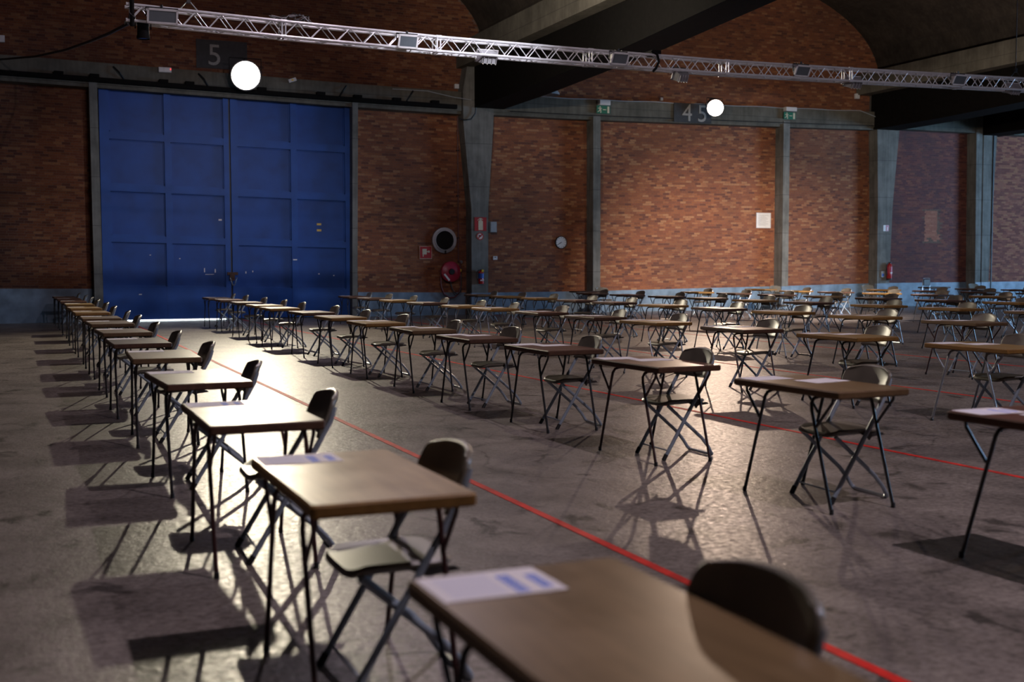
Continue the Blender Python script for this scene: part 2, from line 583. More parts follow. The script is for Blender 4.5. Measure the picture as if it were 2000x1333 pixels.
# lighter rebuilt patch
pb = [q for q in bricks(31.23, 31.84, 2.33, 3.48)] + [q for q in bricks(31.84, 31.99, 2.40, 2.60)]
pb = [q for q in pb if not (31.42 < (q[0] + q[1]) / 2 < 31.68 and q[2] < 2.42)]
po = brick_mesh(pb, 'brick_patch', M['brick_new'], wall_o, None)
po['label'] = 'patch of newer pale red bricks'
po['kind'] = 'stuff'
bm_ = MB()
bm_.box(-.106, .106, 0, .03, -.0305, .0305)
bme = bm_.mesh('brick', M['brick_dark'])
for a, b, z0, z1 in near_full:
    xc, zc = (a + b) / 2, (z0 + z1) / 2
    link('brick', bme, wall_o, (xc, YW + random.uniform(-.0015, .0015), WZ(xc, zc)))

# painted plinth
pl = MB()
for a, b in ((-6, 2.0), (9.5, 12.95)): pl.box(a, b, YW - .03, YW + .05, 0, ZP)
for a, b in ((13.7, 17.2), (17.5, 24.55), (24.8, 28.7), (29.3, 33.3), (34.3, 46)): pl.box(a, b, YW - .03, YW + .05, 0, ZP)
tag(warped(pl).build('baseboard_back', M['plinth']), 'blue-grey painted plinth along the foot of the brick wall', kind='structure')

# concrete band beams over the bays, with a shallow lower ledge
tn = [0]
def trim(mb, mat, label, parent=None, smooth=False):
    tn[0] += 1
    o = mb.build('trim_%d' % tn[0], mat, parent, smooth)
    tag(o, label, kind='structure')
    return o

def wbeam(x0, x1, z0, z1, y0):
    b = MB()
    n = max(2, int((x1 - x0) / 2))
    xs = np.linspace(x0, x1, n + 1)
    for i in range(n): b.box(xs[i], xs[i + 1], y0, 35.0, z0, z1)
    return warped(b)

trim(wbeam(-6, 12.7, 6.36, 6.94, YB), M['concrete_beam'], 'concrete beam above the blue door')
trim(wbeam(13.7, 28.6, 6.40, 6.94, YB), M['concrete_beam'], 'concrete beam above the clock and notice bay')
trim(wbeam(13.7, 28.6, 6.31, 6.40, YB + .05), M['concrete_beam'], 'concrete ledge under the beam of the lit bay')
trim(wbeam(-6, 12.7, 6.27, 6.36, YB + .05), M['concrete_beam'], 'concrete ledge under the beam over the door')
trim(wbeam(29.3, 46, 6.38, 7.3, YB + .03), M['concrete_beam'], 'concrete beam at the dark right end of the wall')

def column(pts_l, pts_r, label, z_top=8.2):
    """front outline from bottom to top as (x, z) pairs on each side"""
    mb = MB()
    prof = pts_l + pts_r[::-1]
    mb.poly([(x, WZ(x, z) if z > .01 else 0) for x, z in prof], YB - .02, 35.0)
    o = trim(mb, M['concrete'], label)
    return o

c1 = column([(13.0, 0), (13.0, 3.4), (12.76, 5.95), (12.74, 6.95), (12.9, 7.8)], [(13.54, 0), (13.56, 3.4), (13.74, 5.95), (13.78, 6.95), (13.7, 7.8)], 'tapering concrete column carrying the fire extinguisher sign')
c2 = column([(17.2, 0), (17.2, 6.45)], [(17.46, 0), (17.46, 6.45)], 'slim concrete post right of the wall clock')
c3 = column([(24.54, 0), (24.54, 6.5)], [(24.8, 0), (24.8, 6.5)], 'slim concrete post right of the white notice')
c4 = column([(28.68, 0), (28.66, 3.6), (28.58, 6.4), (28.6, 7.8)], [(29.2, 0), (29.32, 3.6), (29.57, 6.3), (29.57, 7.8)], 'tapering concrete column with the second fire extinguisher')
c5 = column([(33.3, 0), (33.2, 6.5)], [(33.54, 0), (33.5, 6.5)], 'left half of the double concrete column at far right')
c6 = column([(33.60, 0), (33.56, 6.5)], [(33.9, 0), (34.22, 6.5)], 'right half of the double concrete column at far right')
c7 = column([(2.0 * .987, 0), (1.96, 6.4)], [(2.2, 0), (2.17, 6.4)], 'narrow concrete jamb left of the blue door')
c8 = column([(9.2, 0), (9.27, 6.4)], [(9.35, 0), (9.44, 6.4)], 'narrow concrete jamb right of the blue door')
for c, xa, xb in ((c1, 12.99, 13.55), (c2, 17.19, 17.47), (c3, 24.53, 24.81), (c4, 28.67, 29.22), (c5, 33.29, 33.55), (c6, 33.59, 33.92)):
    b = MB().box(xa, xb, YB - .026, YB + .1, 0, ZP)
    warped(b).build('painted_foot', M['plinth'], c)
MB().box(34.02, 34.06, YB - .06, YB - .02, 0, 6.6).build('downpipe', M['dark_metal'], c6)

# vaulted ceiling and the big ribs
cg = empty('ceiling')
tag(cg, 'dark concrete barrel vaults of the roof', kind='structure')
for cx, a in ((5.9, 7.7), (21.3, 7.7), (41.6, 7.7)):
    mb = MB()
    n = 40
    th = [math.pi * i / n for i in range(n + 1)]
    ys = [35.0, 26, 17, 8, -4]
    v, f = [], []
    for y in ys:
        for r in (0, .25):
            for t in th: v.append((cx + (a + r) * math.cos(t), y, 8.2 + (3.5 + r) * math.sin(t)))
    m = 2 * (n + 1)
    for j in range(len(ys) - 1):
        for i in range(n):
            q = j * m + i
            f.append((q, q + 1, q + m + 1, q + m))
            q += n + 1
            f.append((q, q + m, q + m + 1, q + 1))
    mb.add(v, f)
    mb.build('vault', M['vault'], cg, True)
MB().box(29, 34, -4, 35, 8.0, 8.3).build('flat_bay', M['vault'], cg)

def rib(x0, x1, f0, f1, label, y_end=-4):
    g = MB()
    prof = [(34.2, 6.38), (30.8, 6.40), (24.2, 6.56), (19.2, 6.80), (12, 7.0), (y_end, 7.0)]
    v = []
    for y, z in prof: v += [(x0, y, z), (x1, y, z), (x0, y, 7.7), (x1, y, 7.7)]
    f = []
    for i in range(len(prof) - 1):
        a, b = i * 4, i * 4 + 4
        f += [(a, b, b + 1, a + 1), (a, a + 2, b + 2, b), (a + 1, b + 1, b + 3, a + 3), (a + 2, a + 3, b + 3, b + 2)]
    e = (len(prof) - 1) * 4
    f += [(0, 1, 3, 2), (e, e + 2, e + 3, e + 1)]
    g.add(v, f)
    fl_ = MB()
    fl_.box(f0, f1, y_end, 34.9, 7.62, 8.35)
    o = trim(fl_, M['concrete_beam'], label)
    w_ = g.build('black_web', M['black_paint'], o)
    w_['label'] = 'black lower web of the rib'
    return o
rib(13.12, 14.1, 12.7, 14.5, 'concrete roof rib running out from the tapering column')
rib(28.45, 29.5, 28.0, 29.95, 'concrete roof rib running out from the second tapering column')
rib(33.55, 34.5, 33.2, 34.8, 'concrete roof rib at the far right')

# ------------------------------------------------------------------ the setting: blue gate
YD = 34.40
dr = empty('door_1', (0, 0, 0))
tag(dr, 'tall blue double gate with recessed square panels', kind='structure')
zb = [(.90, 2.11), (2.30, 3.51), (3.71, 4.94), (5.14, 6.40)]
def leaf(x0, x1, cols):
    f = MB()
    top = 6.62
    zgap = .035
    xs = [x0] + [q for c in cols for q in c] + [x1]
    for i in range(0, len(xs), 2): f.box(xs[i], xs[i + 1], YD - .10, YD + .06, zgap, top)
    for a, b in cols:
        zs = [zgap] + [q for c in zb for q in c] + [top]
        for i in range(0, len(zs), 2): f.box(a, b, YD - .095, YD + .055, zs[i], zs[i + 1])
    o = warped(f).build('door_leaf', M['door_blue'], dr)
    for a, b in cols:
        for z0, z1 in zb:
            warped(MB().box(a - .02, b + .02, YD, YD + .03, z0 - .02, z1 + .02)).build('panel', M['door_panel'], o)
            m = MB()
            for q in (z0, z1 - .03): m.box(a, b, YD - .03, YD + .01, q, q + .03)
            for q in (a, b - .03): m.box(q, q + .03, YD - .03, YD + .01, z0, z1)
            warped(m).build('panel_moulding', M['door_blue'], o)
    return o
lf1 = leaf(2.22, 5.71, [(2.47, 3.93), (4.10, 5.56)])
lf2 = leaf(5.76, 9.26, [(5.95, 7.48), (7.66, 9.10)])
MB().box(5.69, 5.78, YD - .02, YD + .04, .035, 6.6).build('meeting_strip', M['dark_metal'], lf1)
lk = MB()
lk.box(5.60, 5.90, YD - .16, YD - .10, 1.28, 1.36)
lk.box(5.66, 5.80, YD - .20, YD - .14, 1.12, 1.29)
lo_ = lk.build('lock', M['rust'], lf1)
ch = MB()
for k in range(9):
    t = k / 8
    ch.tube([(5.68 + .18 * t - .012, YD - .19, 1.2 - .22 * math.sin(math.pi * t)), (5.68 + .18 * t + .016, YD - .19, 1.2 - .22 * math.sin(math.pi * min(1, t + .1)))], .014, 6)
ch.build('chain', M['steel'], lo_)
for x, z in ((8.32, 2.77), (8.32, 2.59)):
    MB().box(x - .065, x + .065, YD - .008, YD + .01, z - .03, z + .03).build('yellow_sticker', M['tape_yellow'], lf2)
MB().box(5.40, 5.49, YD - .006, YD + .01, 2.84, 2.88).build('sticker', M['white_plastic'], lf1)
# scuffs and paint marks
for x, z, sx, sz in ((4.98, 1.42, .012, .12), (5.28, 1.40, .012, .1), (5.12, 1.30, .12, .012), (6.15, 1.35, .014, .06), (6.35, 1.38, .012, .05), (7.57, 1.72, .06, .03), (3.5, 1.85, .02, .02), (4.3, 1.75, .02, .02), (8.3, 1.3, .018, .025), (8.75, 1.25, .018, .025), (3.2, .75, .04, .025)):
    ly = YD - .101 if (z < .9 or 7.48 < x < 7.66) else YD - .001
    MB().box(x - sx, x + sx, ly - .002, ly + .004, z - sz / 2, z + sz / 2).build('scuff_mark', M['sign_white'], lf1 if x < 5.7 else lf2)
# glowing box added for outdoor daylight, seen through the gap under the left leaf
dl = MB().box(2.2, 5.75, 35.6, 35.7, -.3, .6).build('daylight_box_1', M['daylight'])
tag(dl, 'bright daylight showing through the gap under the gate', kind='structure')
# dark threshold closing the gap under the right leaf
sl = MB().box(5.73, 9.27, YD - .05, YD + .05, 0, .034)
trim(sl, M['dark_metal'], 'dark threshold under the right leaf of the gate')

# sliding rail with hangers above the gate
rl = empty('door_rail', (0, 0, 0))
tag(rl, 'black sliding door rail with hangers above the blue gate', 'rail')
b = MB()
xs = np.linspace(-4, 12.5, 10)
for i in range(9): b.box(xs[i], xs[i + 1], 33.84, YB - .001, 6.40, 6.52)
warped(b).build('rail', M['black_paint'], rl)
for x in (1.2, 2.1, 3.9, 4.6, 6.6, 8.3, 9.4, 10.6, 11.8):
    warped(MB().box(x - .12, x + .12, 33.82, YB - .001, 6.50, 6.60)).build('hanger', M['black_paint'], rl)
for x, dx in ((2.75, -.13), (5.0, -.12), (8.97, .1), (11.02, .1)):
    warped(MB().tube([(x - dx, YB - .02, 6.52), (x, YB - .1, 6.70), (x + dx * 1.2, YB - .03, 6.86)], .025, 6)).build('stay', M['dark_metal'], rl)

# ------------------------------------------------------------------ fittings on the wall
def plate(name, x0, x1, z0, z1, y, mat, label, cat, th=.02):
    xc = (x0 + x1) / 2
    o = empty(name, (xc, y, (z0 + z1) / 2))
    tag(o, label, cat)
    MB().box(x0 - xc, x1 - xc, -th, 0, -(z1 - z0) / 2, (z1 - z0) / 2).build('plate', mat, o)
    return o
def flat(parent, pts, mat, name, th=.02):
    return MB().poly(pts, -th - .006, -th + .002).build(name, mat, parent)

# round vent
v = empty('round_vent', (12.25, YW, 2.32))
tag(v, 'round steel ring vent with a dark opening in the brick wall', 'vent')
MB().lathe([(.31, -.02), (.32, -.10), (.395, -.10), (.405, -.06), (.405, .03)], 'y', 40, cap=False).build('ring', M['steel'], v, True)
MB().lathe([(.30, .02), (.29, -.13), (.315, -.13), (.33, -.05)], 'y', 40, cap=False).build('inner_ring', M['steel'], v, True)
MB().lathe([(.31, 0), (.31, -.012)], 'y', 40).build('opening', M['blackhole'], v)
MB().box(.0, .05, -.115, -.09, -.40, -.31).build('joint_clip', M['dark_metal'], v)

s = plate('hose_reel_sign', 11.46, 11.86, 1.75, 2.14, YW, M['sign_cream'], 'red square hose reel sign below the round vent', 'sign')
MB().box(-.188, .188, -.024, -.018, -.183, .183).build('red_field', M['sign_red'], s)
flat(s, [(-.11, .11), (-.11, -.06), (.03, -.06), (.03, .11)], M['sign_cream'], 'pictogram_reel', .024)
flat(s, [(.03, .04), (.08, .04), (.08, .01), (.03, .01)], M['sign_cream'], 'pictogram_nozzle', .024)
flat(s, [(.10 + .035 * math.cos(R(a)), .025 + .035 * math.sin(R(a))) for a in range(0, 360, 30)], M['sign_cream'], 'pictogram_knob', .024)
flat(s, [(-.10, -.06), (-.10, -.13), (-.075, -.13), (-.065, -.06)], M['sign_cream'], 'pictogram_hose', .024)

s = plate('extinguisher_sign', 13.1, 13.49, 2.61, 3.03, YB - .02, M['sign_red'], 'red square fire extinguisher sign on the concrete column', 'sign')
flat(s, [(-.075, -.185), (.075, -.185), (.075, .08), (.05, .115), (-.05, .115), (-.075, .08)], M['sign_cream'], 'pictogram_body')
flat(s, [(-.025, .115), (.025, .115), (.03, .15), (.075, .13), (.08, .15), (.02, .185), (-.03, .185), (-.11, .12), (-.10, .105), (-.03, .15)], M['sign_cream'], 'pictogram_valve')
s = empty('prohibition_sign', (13.28, YB - .02, 2.44))
tag(s, 'small round prohibition sign under the extinguisher sign', 'sign')
MB().lathe([(.115, 0), (.115, -.012)], 'y', 28).build('disc', M['sign_white'], s)
MB().lathe([(.115, -.010), (.115, -.018), (.088, -.018), (.088, -.010)], 'y', 28, cap=False).build('red_ring', M['sign_red'], s)
flat(s, [(-.085, -.06), (-.06, -.085), (.085, .06), (.06, .085)], M['sign_red'], 'slash', .014)
flat(s, [(-.06, .01), (-.02, .05), (.05, .02), (.045, -.01), (-.03, -.005)], M['dark_metal'], 'pictogram', .012)

s = empty('junction_box', (13.84, YW, 2.745))
tag(s, 'grey junction box on the wall beside the column', 'box')
MB().box(-.11, .11, -.22, 0, -.165, .165, .02).build('body', M['grey_plastic'], s)
MB().box(-.10, .10, -.235, -.21, -.15, .15).build('lid', M['grey_plastic'], s)
s = empty('thermostat', (13.97, YW, 1.775))
tag(s, 'small white thermostat on the brick left of the clock', 'thermostat')
MB().box(-.07, .07, -.03, 0, -.055, .055).build('body', M['white_plastic'], s)
MB().box(-.03, .03, -.034, -.028, .01, .035).build('display', M['dark_metal'], s)

# hose reel
s = empty('hose_reel', (12.41, YW - .035, 1.35))
tag(s, 'red fire hose reel with hanging hose loops on the wall', 'hose reel')
MB().lathe([(.0, -.28), (.07, -.285), (.10, -.25), (.29, -.22), (.315, -.20), (.315, -.08), (.29, -.06), (.0, -.05)], 'y', 36, cap=False).build('drum', M['reel_red'], s, True)
MB().lathe([(.0, -.31), (.085, -.31), (.095, -.26), (.095, -.22)], 'y', 24, cap=False).build('hub', M['dark_metal'], s, True)
MB().box(-.06, .06, -.06, 0, -.3, .3).build('wall_bracket', M['dark_metal'], s)
lb = MB().box(-.13, .13, -.246, -.236, -.028, .028).build('label_strip', M['sign_white'], s)
lb.rotation_euler = (0, R(50), 0); lb.location = (-.15, 0, -.17)
hp = [(-.315, -.15, .05), (-.33, -.15, -.2), (-.32, -.15, -.45), (-.22, -.15, -.68), (-.05, -.15, -.81), (.12, -.15, -.80), (.27, -.15, -.68), (.33, -.15, -.45), (.335, -.13, -.1), (.34, -.1, .3)]
MB().tube(hp, .018, 8).build('hose', M['hose_red'], s, True)
MB().tube([(-.02, -.2, -.3), (.0, -.2, -.45), (.08, -.2, -.62), (.2, -.2, -.70), (.3, -.2, -.62), (.345, -.18, -.4), (.35, -.14, -.1), (.35, -.1, .2)], .018, 8).build('hose_tail', M['hose_black'], s, True)
MB().lathe([(.03, 0), (.03, .08)], 'z', 12, (.335, -.14, 0)).build('yellow_nozzle', M['yellow'], s)
MB().lathe([(.05, -.08), (.05, 0)], 'y', 14, (.37, -.02, .30)).build('valve', M['steel'], s)
s = empty('fire_water_pipe', (12.72, YW, 0))
tag(s, 'thin brown red water pipe running up the wall to the beam', 'pipe')
MB().tube([(.0, -.05, 1.65), (.0, -.05, 6.15)], .022, 8).build('riser', M['pipe_red'], s)
for z in (2.4, 3.7, 5.1): MB().box(-.04, .04, -.075, 0, z - .015, z + .015).build('pipe_clamp', M['dark_metal'], s)

def extinguisher(loc, hgt, r, label, lab2):
    s = empty('fire_extinguisher', loc)
    tag(s, label, 'fire extinguisher')
    MB().lathe([(0, 0), (r * .95, 0), (r, .02), (r, hgt * .78), (r * .75, hgt * .87), (.03, hgt * .9), (.03, hgt * .94), (0, hgt * .94)], 'z', 24, cap=False).build('cylinder', M['ext_red'], s, True)
    MB().lathe([(r * 1.01, hgt * .36), (r * 1.012, hgt * .37), (r * 1.012, hgt * .70), (r * 1.01, hgt * .71)], 'z', 24, cap=False).build('label', M[lab2], s, True)
    MB().box(-.02, .02, -.09, .05, hgt * .93, hgt * .97).build('valve_handle', M['dark_metal'], s)
    MB().tube([(-.02, -.03, hgt * .95), (-.10, -.03, hgt * .93), (-.15, -.03, hgt * .75), (-.14, -.03, hgt * .45), (-.11, -.03, hgt * .25)], .012, 8).build('hose', M['hose_black'], s, True)
    MB().box(-.05, .05, r * .9, .10, hgt * .55, hgt * .85).build('wall_bracket', M['dark_metal'], s)
    return s
e1 = extinguisher((13.27, YB - .13, .97), .46, .085, 'short red fire extinguisher with a blue label on the column', 'blue_label')
MB().box(-.015, .055, -.095, -.06, .37, .44).build('yellow_tag', M['yellow'], e1)
MB().box(-.06, .06, -.092, -.084, .10, .13).build('white_band', M['sign_white'], e1)
e2 = extinguisher((29.13, YB - .13, .99), .66, .10, 'tall red fire extinguisher on the right-hand tapering column', 'reel_red')
MB().box(-.05, .05, -.106, -.098, .24, .28).build('white_band', M['sign_white'], e2)
MB().lathe([(.1005, 0), (.103, .0), (.103, .06)], 'z', 24, cap=False).build('black_foot', M['rubber'], e2)
s = plate('socket_box', 28.83, 28.96, 1.09, 1.31, YB - .02, M['blue_label'], 'small blue socket box left of the tall extinguisher', 'box', .05)
s.children[0].data.materials[0] = M['grey_plastic']
MB().box(-.05, .05, -.056, -.048, -.08, .02).build('socket_cover', M['blue_label'], s)
s = plate('column_sign', 28.91, 29.16, 2.75, 2.97, YB - .02, M['sign_white'], 'small white and pink sign high on the right tapering column', 'sign', .01)
MB().box(-.01, .12, -.016, -.008, -.105, .105).build('red_field', M['reel_red'], s)
flat(s, [(.03, -.08), (.075, -.08), (.075, .04), (.03, .04)], M['sign_white'], 'pictogram', .014)

# clock 
s = empty('wall_clock', (16.26, YW, 2.28))
tag(s, 'round white wall clock with a thin black rim', 'clock')
MB().lathe([(.0, -.05), (.185, -.05), (.19, -.045), (.19, 0)], 'y', 40, cap=False).build('face', M['clock_face'], s)
MB().lathe([(.185, -.045), (.185, -.065), (.205, -.06), (.205, 0)], 'y', 40, cap=False).build('rim', M['dark_metal'], s, True)
for k in range(12):
    a = R(30 * k)
    m = MB().box(-.006, .006, -.054, -.049, .14, .17).build('hour_mark', M['dark_metal'], s)
    m.rotation_euler = (0, a, 0)
for nm, ln, wd, a in (('hour_hand', .10, .009, 240), ('minute_hand', .15, .006, 238)):
    m = MB().box(-wd, wd, -.060, -.055, -.02, ln).build(nm, M['dark_metal'], s)
    m.rotation_euler = (0, R(a), 0)
s = plate('notice', 23.78, 24.35, 2.84, 3.34, YW, M['sign_white'], 'white printed notice sheet in a thin frame on the lit brick', 'notice', .015)
for k in range(9):
    wd = random.uniform(.15, .22)
    MB().box(-.22, -.22 + 2 * wd, -.019, -.014, .17 - k * .042, .178 - k * .042).build('print_line', M['grey_housing'], s)
fr = MB()
fr.box(-.29, .29, -.03, 0, .245, .265).box(-.29, .29, -.03, 0, -.265, -.245).box(-.30, -.28, -.03, 0, -.265, .265).box(.28, .30, -.03, 0, -.265, .265)
fr.build('frame', M['white_plastic'], s)

# exit signs with a lamp box above
for (x0, x1, z0, z1), (a0, a1, b0, b1), lab in (((17.27, 17.75, 6.40, 6.65), (17.34, 17.73, 6.66, 6.82), 'green running man exit sign above the post by the clock'), ((24.47, 24.96, 6.55, 6.79), (24.51, 24.96, 6.82, 6.96), 'green running man exit sign above the post by the notice')):
    s = plate('exit_sign', x0, x1, z0, z1, YB - .1, M['sign_green'], lab, 'exit sign', .02)
    xc, zc = (x0 + x1) / 2, (z0 + z1) / 2
    MB().box(a0 - xc, a1 - xc, -.10, .08, b0 - zc, b1 - zc, .02).build('lamp_box', M['white_plastic'], s)
    MB().box(-.03, .03, 0, .08, -.05, .05).build('bracket', M['dark_metal'], s)
    flat(s, [(.14, -.105), (.21, -.105), (.21, .105), (.14, .105)], M['sign_cream'], 'pictogram_door')
    flat(s, [(-.02, -.012), (.10, -.012), (.10, .012), (-.02, .012)], M['sign_cream'], 'pictogram_bar')
    man = MB()
    man.poly([(-.12 + .022 * math.cos(R(a)), .085 + .022 * math.sin(R(a))) for a in range(0, 360, 40)], -.026, -.018)
    man.poly([(-.15, .055), (-.10, .06), (-.085, .0), (-.12, -.02), (-.145, .01)], -.026, -.018)
    man.poly([(-.13, -.01), (-.09, -.005), (-.075, -.05), (-.085, -.11), (-.11, -.11), (-.105, -.05)], -.026, -.018)
    man.poly([(-.14, .0), (-.115, -.01), (-.14, -.06), (-.21, -.085), (-.21, -.065), (-.165, -.045)], -.026, -.018)
    man.poly([(-.15, .055), (-.145, .035), (-.19, .02), (-.20, .05), (-.185, .05)], -.026, -.018)
    man.poly([(-.105, .06), (-.05, .03), (-.055, .015), (-.11, .035)], -.026, -.018)
    man.build('pictogram_runner', M['sign_cream'], s)

def letter(txt, x, z, size, parent, loc):
    cu = bpy.data.curves.new('numeral', 'FONT')
    cu.body = txt
    cu.size = size
    cu.extrude = .006
    tmp = bpy.data.objects.new('tmp', cu)
    me = bpy.data.meshes.new_from_object(tmp)
    bpy.data.objects.remove(tmp)
    me.name = 'numeral'
    me.materials.clear()
    me.materials.append(M['numeral'])
    o = link('numeral', me)
    o.parent = parent
    o.location = loc
    o.rotation_euler = (R(90), 0, 0)
    return o
s = plate('bay_number', 4.87, 6.3, 7.15, 7.95, YW - .01, M['plaque'], 'dark painted panel with the pale number five above the gate', 'sign', .012)
letter('5', 0, 0, .84, s, (-.42, -.02, -.30))
s = plate('bay_number', 20.16, 21.6, 6.27, 6.90, YB - .04, M['plaque'], 'dark painted panel with the pale number starting with four', 'sign', .012)
letter('4', 0, 0, .80, s, (-.42, -.02, -.27))
letter('5', 0, 0, .80, s, (.16, -.02, -.27))

# emergency lamp, sensor, small boxes
s = empty('emergency_lamp', (3.95, YB, 6.95)); tag(s, 'slim white emergency lamp on the beam above the gate', 'lamp')
MB().box(-.175, .175, -.09, 0, -.07, .07, .02).build('body', M['white_plastic'], s)
MB().box(-.02, .13, -.10, -.08, -.05, .04).build('diffuser', M['sign_white'], s)
MB().box(.135, .16, -.10, -.08, .0, .04).build('indicator', M['red_led'], s)
s = empty('motion_sensor', (7.49, YB, 6.88)); tag(s, 'tilted white motion sensor on the beam above the gate', 'sensor')
o = MB().box(-.12, .12, -.08, 0, -.05, .05, .015).build('body', M['white_plastic'], s); o.rotation_euler = (0, R(-20), 0)
MB().box(-.03, .03, -.09, -.07, -.02, .02).build('lens', M['yellow'], s)
for x, z, r_, lab in ((12.69, 7.06, .07, 'small white box above the beam beside the tapering column'), (19.93, 7.05, .05, 'small white box on the brick left of the number four'), (27.99, 7.58, .09, 'white box high on the brick in the lit bay'), (-.19, 7.58, .09, 'white box high on the brick at the left edge')):
    s = empty('wall_box', (x, YW, z)); tag(s, lab, 'box')
    MB().box(-r_, r_, -.1, 0, -r_, r_, .015).build('body', M['white_plastic'], s)
    MB().box(-r_ * .6, r_ * .6, -.108, -.098, -r_ * .6, r_ * .2).build('cover', M['white_plastic'], s)
# cables along the beams
def cable(name, pts, r, mat, label):
    o = MB().tube(pts, r, 6).build(name, mat, None, True)
    tag(o, label, 'cable')
    return o
cable('beam_cable', [(x, YB - .02, WZ(x, 6.95) + .012 * math.sin(3 * x)) for x in np.linspace(14.3, 27.8, 40)] + [(28.2, YB - .03, 6.9), (28.7, YB - .06, 6.75), (29.2, YB - .08, 6.55), (29.5, YB - .08, 6.4)], .014, M['grey_plastic'], 'pale cable along the top of the beam of the lit bay')
cable('beam_cable', [(x, YB - .02, WZ(x, 6.44)) for x in np.linspace(14.3, 28.4, 20)], .014, M['dark_metal'], 'dark cable along the lower edge of the lit bay beam')
cable('column_cable', [(10.5, YB - .03, 6.80), (11.6, YB - .03, 6.80), (12.4, YB - .05, 6.66), (13.0, YB - .06, 6.60)], .014, M['grey_plastic'], 'pale cable sagging to the tapering column above the gate')
cable('column_cable', [(13.15, YB - .08, 6.5), (13.12, YB - .08, 6.2), (12.98, YB - .08, 6.02), (12.75, YB - .08, 5.98), (12.6, YB - .08, 6.02)], .02, M['hose_black'], 'black cable loop at the head of the tapering column')

# ------------------------------------------------------------------ lighting truss
YT = 20.0
tX = [1.78, 3.64, 5.57, 8.45, 12.25, 16.6, 20.9, 26]
tZ = [5.555, 5.50, 5.435, 5.41, 5.385, 5.44, 5.515, 5.6]  # joint heights bent to the truss's bowed line in the image
def TZ(x): return float(np.interp(x, tX, tZ))
tr = empty('lighting_truss', (1.78, YT, TZ(1.78)))
tag(tr, 'long aluminium lighting truss hanging across the hall', 'truss')
S = .125
def bar(p, q, r): return MB().tube([p, q], r, 8)
bounds = [1.78, 4.25, 7.0, 10.0, 13.0, 16.0, 19.0, 22.0, 25.0]
tlen = .40
brace_me = {}
for i in range(len(bounds) - 1):
    xa, xb = bounds[i], bounds[i + 1]
    za, zb_ = TZ(xa), TZ(xb)
    sec = empty('truss_section', (xa - 1.78, 0, za - TZ(1.78)))
    sec.parent = tr
    L = math.hypot(xb - xa, zb_ - za)
    sec.rotation_euler = (0, -math.atan2(zb_ - za, xb - xa), 0)
    for sy in (-S, S):
        for sz in (-S, S):
            MB().tube([(0, sy, sz), (L, sy, sz)], .024, 8).build('chord', M['alu'], sec, True)
    n = max(2, int(L / tlen))
    st = L / n
    key = round(st, 3)
    if key not in brace_me:
        brace_me[key] = [bar((0, -S, -S), (st / 2, -S, S), .009).mesh('brace', M['alu'], True), bar((0, -S, S), (st / 2, -S, -S), .009).mesh('brace', M['alu'], True),
                         bar((0, -S, -S), (st / 2, S, -S), .009).mesh('brace', M['alu'], True), bar((0, S, -S), (st / 2, -S, -S), .009).mesh('brace', M['alu'], True)]
    B = brace_me[key]
    for k in range(n):
        link('brace', B[0], sec, (k * st, 0, 0)); link('brace', B[1], sec, (k * st + st / 2, 0, 0))
        link('brace', B[0], sec, (k * st, 2 * S, 0)); link('brace', B[1], sec, (k * st + st / 2, 2 * S, 0))
        if i < 7:
            link('brace', B[2], sec, (k * st, 0, 0)); link('brace', B[3], sec, (k * st + st / 2, 0, 0))
            link('brace', B[2], sec, (k * st, 0, 2 * S)); link('brace', B[3], sec, (k * st + st / 2, 0, 2 * S))
    for x in (.03, L - .03):
        e = MB()
        for sy in (-S, S): e.tube([(x, sy, -S), (x, sy, S)], .014, 6)
        for sz in (-S, S): e.tube([(x, -S, sz), (x, S, sz)], .014, 6)
        e.build('end_frame', M['alu'], sec)
    cl = MB()
    for sy in (-S, S):
        for sz in (-S, S): cl.tube([(-.05, sy, sz), (.05, sy, sz)], .031, 8)
    cl.build('coupler', M['alu'], sec)

def floodlight(x, dz, y, tilt, label, wdt=.34, rz=0):
    s = empty('floodlight', (x, YT + y, TZ(x) + dz), rz)
    tag(s, label, 'floodlight', 'floodlights on the truss')
    h = MB()
    v = [(-wdt / 2, 0, -.11), (wdt / 2, 0, -.11), (wdt / 2, 0, .11), (-wdt / 2, 0, .11), (-wdt / 2 * .7, .17, -.06), (wdt / 2 * .7, .17, -.06), (wdt / 2 * .7, .17, .08), (-wdt / 2 * .7, .17, .08)]
    h.add(v, [(0, 1, 2, 3), (5, 4, 7, 6), (4, 5, 1, 0), (3, 2, 6, 7), (4, 0, 3, 7), (1, 5, 6, 2)])
    hs = h.build('housing', M['grey_housing'], s); hs.rotation_euler = (R(tilt), 0, 0)
    MB().box(-wdt / 2 + .02, wdt / 2 - .02, -.012, .001, -.09, .09).build('glass', M['lamp_glass'], hs)
    f = MB().box(-wdt / 2 - .01, wdt / 2 + .01, -.02, .0, .09, .12).box(-wdt / 2 - .01, wdt / 2 + .01, -.02, .0, -.12, -.09).box(-wdt / 2 - .01, -wdt / 2 + .02, -.02, 0, -.12, .12).box(wdt / 2 - .02, wdt / 2 + .01, -.02, 0, -.12, .12)
    f.build('front_frame', M['white_plastic'], hs)
    for k in range(4): MB().box(-wdt / 2 * .6 + k * wdt * .2 - .004, -wdt / 2 * .6 + k * wdt * .2 + .004, .06, .20, -.06, .09).build('cooling_fin', M['grey_housing'], hs)
    MB().tube([(-wdt / 2 - .02, .06, 0), (-wdt / 2 - .02, .06, .14), (wdt / 2 + .02, .06, .14), (wdt / 2 + .02, .06, 0)], .012, 6).build('bracket', M['dark_metal'], s)
    MB().tube([(0, .06, .13), (0, .06, .19)], .02, 8).build('clamp', M['dark_metal'], s)
    return s
floodlight(2.28, -.03, -.22, 25, 'wide grey floodlight at the left end of the truss', .46)
